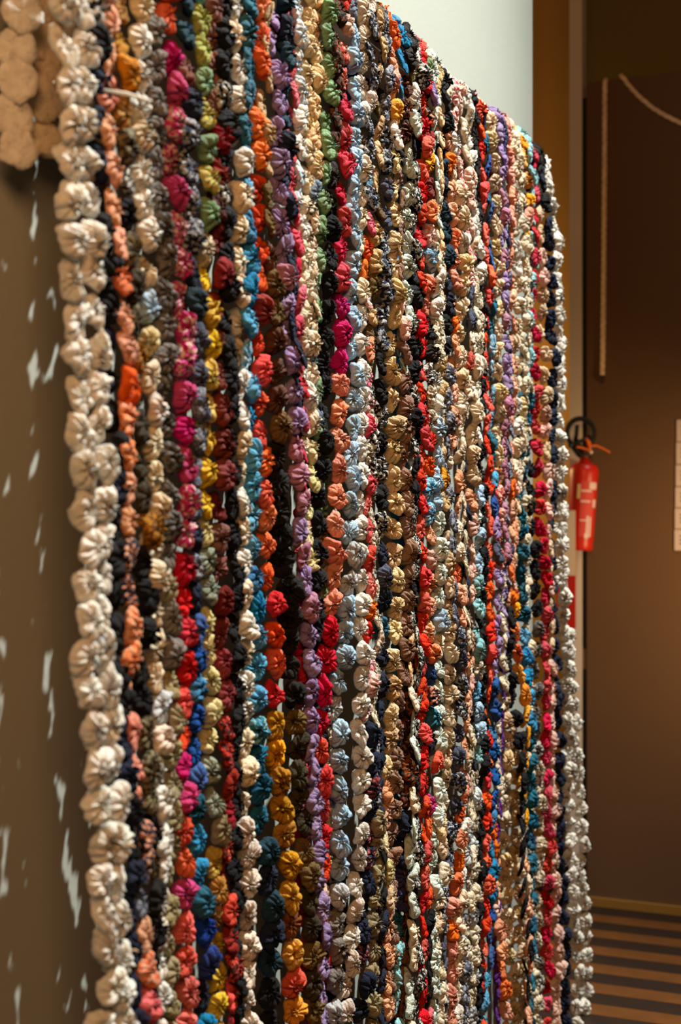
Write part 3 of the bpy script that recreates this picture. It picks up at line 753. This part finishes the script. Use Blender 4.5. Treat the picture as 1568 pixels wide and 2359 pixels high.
FRONT = Vector((float(-N2[0]), float(-N2[1]), 0))
for i, (label, kn, cl) in enumerate(STR):
    rr = random.Random(1000 + i)
    # sample the front run from below the frame up to where it bends over the rail
    ys = np.arange(2440, -41, -8.0)
    pts = [strand_point(i, y) for y in ys]
    path = []            # (plan xy, z, width px, y)
    for y, (p, z, wd) in zip(ys, pts):
        if z > HTOP - RBAR:
            break
        path.append((p, z, wd, y))
    # straight down to the hem, straight up to the rail
    p, z, wd, y = path[0]
    low = max(0.05, z - 0.22)
    pre = []
    zz = z - 0.01
    while zz > low:
        pre.append((p, zz, wd, 2440 + (z - zz) / p[1] * FPX)); zz -= 0.01
    path = list(reversed(pre)) + path
    p, z, wd, y = path[-1]
    zz = z + 0.01
    while zz < HTOP - RBAR:
        path.append((p, zz, wd, y - (zz - z) / p[1] * FPX)); zz += 0.01
    ptop = path[-1][0]
    root = empty('rosette_strand', P3(ptop + N2 * RBAR, HTOP))
    tag(root, label, 'garland', 'fabric rosette strands draped side by side over the rail')
    # walk with one rosette per pitch
    pit = PITCH * rr.uniform(0.96, 1.05) * (1.0 + 0.07 * (i / NS))
    acc, want = 0.0, 0.0
    prev = None
    k = 0
    for (p, z, wd, y) in path:
        q = P3(p, z)
        if prev is not None:
            acc += (q - prev).length
        prev = q
        if acc < want:
            continue
        want = acc + pit * rr.uniform(0.92, 1.08)
        k += 1
        px = pit * FPX / p[1]
        ratio = wd / px
        rad = pit * rr.uniform(0.55, 0.63)
        hid = wd < 5
        if i < 2:
            rad *= 1.05
            ratio *= 1.12
        r_eff = max(0.3, min(1.0, ratio)) if not hid else 0.5
        view = Vector((-float(p[0]), -float(p[1]), 0)).normalized()
        maxang = math.acos(max(-1, min(1, view.dot(FRONT))))
        a_ = math.acos(max(0.0, min(1.0, (r_eff - 0.34) / 0.62)))
        a_ = min(a_ + rr.uniform(-1, 0.8) * (0.04 + 0.36 * r_eff), maxang + 0.35)
        ff_ = max(0.0, min(1.0, (ratio - 0.36) / 0.2)) if not hid else 0.0
        a_ *= 1 - 0.26 * ff_
        side = 1.0 if view.cross(FRONT).z > 0 else -1.0
        nd = Matrix.Rotation(side * a_, 3, 'Z') @ view
        nd = (nd + Vector((0, 0, rr.uniform(-0.38, 0.5)))).normalized()
        sz = rr.uniform(0.85, 1.35)
        if not hid and ratio < 0.42:
            sz *= max(0.4, ratio / 0.42)
        full = (abs(math.cos(a_)) + 0.30 * abs(math.sin(a_))) * 2 * rad / pit
        sx = (1 - ff_) + ff_ * max(0.52, min(1.12, ratio * (1.15 if i < 26 else 1.03) / full))
        if not hid and ratio < 0.45:
            sx *= 0.9
        jit = Vector((float(D2[0]), float(D2[1]), 0)) * rr.gauss(0, 0.0025) + FRONT * rr.gauss(0, 0.004)
        if not hid and ratio < 0.42:
            jit += view * 0.018
        add_rosette(root, q + jit, nd, rad, sx, sz, cloth_at(cl, y, rr), rr)
    # over the rail and down the back
    topc = path[-1][3]
    arc = math.pi * RBAR
    s = want - acc
    flap = 0.47 if i < 4 else 0.08
    fx = {0: 40, 1: 102, 2: 150, 3: 195}.get(i)
    while s < arc + flap:
        if s < arc:
            ph = s / RBAR
            pp = ptop + N2 * RBAR * (1 - math.cos(ph))
            zz = HTOP - RBAR + RBAR * math.sin(ph)
            nd = FRONT * math.cos(ph) + Vector((0, 0, math.sin(ph)))
        else:
            pp = ptop + N2 * 2 * RBAR
            zz = HTOP - RBAR - (s - arc)
            nd = -FRONT
            if fx:
                t_ = min(1.0, (s - arc) / 0.12)
                pp = pp * (1 - t_) + hit(fx + 4 * (s - arc), 2 * RBAR) * t_
                nd = -FRONT * 0.3 + Vector((float(pp[0]), float(pp[1]), 0)).normalized()
        nm = cloth_at(cl, max(topc, cl[0][0]), rr)
        if s > arc * 0.8 and i < 4:
            nm = 'cream' if i % 2 else 'white'
        add_rosette(root, P3(pp, zz) + FRONT * rr.gauss(0, 0.003), nd + Vector((rr.gauss(0, .12), rr.gauss(0, .12), rr.gauss(0, .12))),
                    pit * rr.uniform(0.58, 0.66), 1.0, rr.uniform(0.8, 1.1), nm, rr)
        s += pit * rr.uniform(0.94, 1.06)
    if i == 2:      # loose plastic tag pin caught in the black strand
        a = strand_point(2, 207)
        b0 = P3(a[0], a[1]) + view * 0.03
        def scr(x, y, dep):
            return Vector(((x - CX) / FPX * dep, dep, CAMH + (CY - y) / FPX * dep))
        vv, ff = tube([scr(240, 207, a[0][1] - 0.035), scr(290, 216, a[0][1] - 0.05), scr(349, 233, a[0][1] - 0.06)], [0.0016, 0.0028, 0.0016], 6)
        t = mesh_obj('tag_pin', [q - root.location for q in vv], ff, mat('white_plastic', srgb(222, 224, 214), 0.4), root, True)
        t['label'] = 'white plastic tag pin'

    if i == 1:      # loose threads hanging out of the white edge
        M_TH = mat('loose_thread', srgb(206, 176, 136), 0.8)
        for tr_ in ([(284, 1943), (294, 1944), (303, 1947), (311, 1952)], [(255, 1684), (259, 1694), (266, 1700), (276, 1701)], [(296, 2196), (303, 2190), (311, 2188), (318, 2192)]):
            dd = strand_point(1, tr_[0][1])[0][1] - 0.05
            vv, ff = tube([Vector(((x - CX) / FPX * dd, dd, CAMH + (CY - y) / FPX * dd)) - root.location for x, y in tr_], 0.0011, 5)
            mesh_obj('loose_thread', vv, ff, M_TH, root, True)

# rail the strands hang over
v, f = tube([P3(hit(205) + N2 * RBAR - D2 * 0.15, HTOP - RBAR), P3(FAR + N2 * RBAR + D2 * 0.03, HTOP - RBAR)], RBAR - 0.012, 20)
tag(mesh_obj('hanging_rail', v, f, mat('rail_paint', srgb(210, 200, 180), 0.6), None, True), 'pale round rail hidden under the crest of the rosette hanging', 'rail')

# ------------------------------------------------------------------ ropes on the partition
M_ROPE = mat('cotton_rope', srgb(250, 220, 180), 0.9, 0.9, 160, 0.15, 40)


def rope(pix, label, rad=0.0092):
    pts = []
    for x, y in pix:
        q = pfar(x, y, -0.012)
        pts.append(q)
    # smooth and twist
    fine = []
    for a, b in zip(pts[:-1], pts[1:]):
        n = max(2, int((b - a).length / 0.012))
        for k in range(n):
            fine.append(a.lerp(b, k / n))
    fine.append(pts[-1])
    o = empty('rope', pts[-1])
    for s in range(3):
        st = []
        for k, q in enumerate(fine):
            t = (fine[min(k + 1, len(fine) - 1)] - fine[max(k - 1, 0)]).normalized()
            u = Vector((float(D2[0]), float(D2[1]), 0))
            w_ = t.cross(u).normalized()
            a = k * 0.9 + s * 2.094
            st.append(q + (u * math.sin(a) + w_ * math.cos(a)) * rad * 0.48)
        vv, ff = tube(st, rad * 0.62, 6)
        mesh_obj('ply', [q - o.location for q in vv], ff, M_ROPE, o, True)
    return tag(o, label, 'rope'), fine


top = PANTOP
ro, fine = rope([(1395.5, 181.5), (1393, 190), (1392.5, 300), (1392, 420), (1391, 560), (1390, 700), (1388.5, 800), (1386.5, 872)], 'pale rope hanging straight down the brown partition')
e = fine[-1]
vv, ff = tube([e + Vector((0, 0, 0.012)), e - Vector((0, 0, 0.002)), e - Vector((0, 0, 0.016))], [0.0105, 0.011, 0.007], 8)
t = mesh_obj('end_wrap', [q - ro.location for q in vv], ff, mat('dark_wrap', srgb(60, 42, 30), 0.8), ro, True)
rope([(1428, 172.5), (1436, 181), (1452, 202), (1472, 223), (1500, 247), (1530, 266), (1568, 284), (1610, 296), (1650, 300)], 'pale rope sagging in a curve across the partition top')

# ------------------------------------------------------------------ text cards on the partition
M_CARD = mat('card_paper', srgb(206, 190, 184), 0.7, 0.05, 80, 0.02, 10)
M_INK = mat('card_ink', srgb(70, 55, 52), 0.8)
ybs = [966, 1018, 1070, 1121, 1170, 1219, 1269]
names = ['topmost pale text card of the column at the right edge', 'second pale text card from the top at the right edge',
         'third pale text card from the top at the right edge', 'third pale text card from the bottom at the right edge',
         'second pale text card from the bottom at the right edge', 'lowest pale text card of the column at the right edge']
for k in range(6):
    x0 = 1558 - k * 1.0
    a = pfar(x0, ybs[k] + 1.2, -0.006)
    b = pfar(x0, ybs[k + 1] - 1.2, -0.006)
    root = empty('text_card', b)
    v, f = prism((0, 0, 0), P3(E2 * 0.17, 0), P3(D2 * 0.0058, 0), (0, 0, a.z - b.z))
    mesh_obj('card', v, f, M_CARD, root)
    h = a.z - b.z
    for r_, (off, ln) in enumerate([(0.66, 0.11), (0.48, 0.12), (0.30, 0.08)]):
        v, f = prism(P3(E2 * 0.019 - D2 * 0.0006, h * off), P3(E2 * ln, 0), P3(D2 * 0.0006, 0), (0, 0, h * 0.06))
        mesh_obj('text_line', v, f, M_INK, root)
    tag(root, names[k], 'card', 'text cards in a column on the partition')

# ------------------------------------------------------------------ fire extinguisher and its sign
M_RED = mat('extinguisher_red', srgb(196, 34, 14), 0.35, 0.0, 10, 0.05, 8, 0.5)
M_RUB = mat('black_rubber', srgb(24, 21, 18), 0.6)
M_LBL = mat('label_print', srgb(226, 200, 190), 0.6)
M_ORG = mat('orange_strap', srgb(240, 110, 14), 0.5)
M_MET = mat('valve_metal', srgb(150, 140, 128), 0.35, metal=0.9)
edep = -0.085
ebase = pfar(1335, 1268, edep)
etop = pfar(1338, 1066, edep)
px = hitfar(1335, edep)[1] / FPX
ext = empty('fire_extinguisher', ebase)
ext.rotation_euler = (0, math.radians(3.0), 0)
tag(ext, 'red fire extinguisher with black hose hanging on the pale post', 'extinguisher')
rad = 34 * px
hh = (1268 - 1066) * px
v, f = lathe([(rad * 0.80, 0), (rad * 0.84, 0.006), (rad * 0.86, 0.02), (rad * 0.97, hh * 0.80), (rad, hh * 0.88), (rad * 0.97, hh * 0.93), (rad * 0.82, hh * 0.975), (rad * 0.5, hh * 1.0), (rad * 0.36, hh * 1.015), (rad * 0.36, hh * 1.05)], 32)
mesh_obj('cylinder', v, f, M_RED, ext, True)
v, f = lathe([(rad * 0.30, hh * 1.04), (rad * 0.30, hh * 1.10), (rad * 0.38, hh * 1.11), (rad * 0.38, hh * 1.17), (rad * 0.22, hh * 1.18), (rad * 0.22, hh * 1.22)], 20)
mesh_obj('valve', v, f, M_MET, ext, True)
v, f = lathe([(0.003, 0), (0.018, 0.001), (0.018, 0.012), (0.003, 0.013)], 16)
g = mesh_obj('pressure_gauge', v, f, M_MET, ext, True)
g.location = (0.012, -rad * 0.42, hh * 1.13); g.rotation_euler = (math.radians(90), 0, 0)


def loc(x, y, d=0.0):
    """point relative to the extinguisher base, in pixels of the photograph at its own distance"""
    return Vector(((x - 1335) * px, d, (1268 - y) * px))


v, f = tube([loc(1334, 1052), loc(1322, 1046), loc(1312, 1036), loc(1303, 1026), loc(1292, 1010)], [0.014, 0.013, 0.011, 0.011, 0.009], 8)
mesh_obj('carry_handle', v, f, M_RUB, ext, True)
v, f = tube([loc(1331, 1040), loc(1318, 1024), loc(1300, 1028), loc(1296, 1030)], [0.012, 0.010, 0.008, 0.007], 8)
mesh_obj('squeeze_lever', v, f, M_RUB, ext, True)
hp = []
for k in range(22):
    a = math.radians(200 - k * 13)
    hp.append(loc(1319 + 30 * math.cos(a), 1003 - 33 * math.sin(a) - 4, -0.02 - 0.001 * k))
hp += [loc(1330, 1012, -0.045), loc(1316, 1020, -0.05), loc(1300, 1034, -0.05)]
v, f = tube(hp, 0.0105, 8)
mesh_obj('hose', v, f, M_RUB, ext, True)
v, f = tube([loc(1312, 980, -0.02), loc(1311, 1000, -0.02), loc(1309, 1030, -0.02)], [0.008, 0.009, 0.009], 8)
mesh_obj('hose_clip', v, f, M_RUB, ext, True)
v, f = tube([loc(1338, 1004, -0.02), loc(1344, 1030, 0), loc(1343, 1066, 0.01)], [0.010, 0.011, 0.011], 8)
mesh_obj('hose_drop', v, f, M_RUB, ext, True)


def strap(pts, wd):
    vs, fs = [], []
    for (x, y) in pts:
        q = loc(x, y, -0.055)
        vs += [q + Vector((0, 0, wd)), q - Vector((0, 0, wd)), q + Vector((0, 0.003, wd)), q + Vector((0, 0.003, -wd))]
    for k in range(len(pts) - 1):
        a = k * 4
        fs += [(a, a + 1, a + 5, a + 4), (a + 2, a + 6, a + 7, a + 3), (a, a + 4, a + 6, a + 2), (a + 1, a + 3, a + 7, a + 5)]
    fs += [(0, 2, 3, 1), (len(vs) - 4, len(vs) - 3, len(vs) - 1, len(vs) - 2)]
    return vs, fs


v, f = strap([(1308, 1031), (1325, 1034), (1345, 1039)], 0.0035)
mesh_obj('seal_strap', v, f, M_ORG, ext)
v, f = strap([(1342, 1028), (1356, 1027), (1372, 1033), (1387, 1041)], 0.003)
mesh_obj('seal_strap', v, f, M_ORG, ext)
v, f = tube([loc(1331, 1012, -0.05), loc(1336, 1022, -0.06), loc(1340, 1034, -0.055)], [0.007, 0.009, 0.005], 6)
mesh_obj('seal_tag', v, f, M_ORG, ext, True)


def label_patch(name, x0, x1, y0, y1, m, parent, lift=0.0012):
    """printed patch that follows the curve of the cylinder"""
    vs, fs = [], []
    n = 5
    for yy in (y0, y1):
        hz = (1268 - yy) * px
        rc = rad * (0.86 + 0.11 * min(1, hz / (hh * 0.8))) + lift
        for k in range(n + 1):
            x = (x0 + (x1 - x0) * k / n - 1335) * px
            x = max(-rc * 0.98, min(rc * 0.98, x))
            vs.append((x, -math.sqrt(rc * rc - x * x), hz))
    for k in range(n):
        fs.append((k, k + 1, n + 2 + k, n + 1 + k))
    return mesh_obj(name, vs, fs, m, parent)


M_LBR = mat('label_red', srgb(206, 70, 60), 0.6)
lb = label_patch('label', 1325, 1356, 1108, 1236, M_LBR, ext)
for (x0, x1, y0, y1) in [(1344, 1361, 1111, 1127), (1325, 1350, 1129, 1133), (1325, 1348, 1153, 1157), (1326, 1346, 1197, 1200),
                         (1341, 1346, 1188, 1238), (1348, 1352, 1190, 1236), (1354, 1361, 1150, 1168), (1338, 1347, 1228, 1239)]:
    label_patch('label_print', x0, x1, y0, y1, M_LBL, lb, 0.0022)
label_patch('label_print', 1317, 1324, 1116, 1149, mat('label_cream', srgb(228, 190, 130), 0.6), ext, 0.002)

# red and white sign board on the post
sg0 = pfar(1282, 1450, -0.16)
sg1 = pfar(1325, 1176, -0.16)
sw = (hitfar(1325, -0.16) - hitfar(1282, -0.16))
W = float(np.linalg.norm(sw)); H = sg1.z - sg0.z
sign = empty('extinguisher_sign', sg0)
sign.rotation_euler = (0, 0, ang)
tag(sign, 'red sign board with a white panel beside the fire extinguisher', 'sign')
rc = 0.012
out = [(0, 0), (W - rc, 0)] + [(W - rc + rc * math.sin(t), rc - rc * math.cos(t)) for t in [math.pi / 2 * k / 6 for k in range(1, 7)]] + [(W, H), (0, H)]
vs = [(x, 0, z) for x, z in out] + [(x, 0.004, z) for x, z in out]
n = len(out)
fs = [tuple(range(n)), tuple(reversed(range(n, 2 * n)))] + [(k, n + k, n + (k + 1) % n, (k + 1) % n) for k in range(n)]
mesh_obj('board', vs, fs, mat('sign_red', srgb(190, 34, 16), 0.6), sign)
v, f = prism((0.004, -0.0012, H * 0.455), (W - 0.0042, 0, 0), (0, 0.0012, 0), (0, 0, H * 0.545))
mesh_obj('white_panel', v, f, mat('sign_white', srgb(220, 200, 172), 0.6), sign)
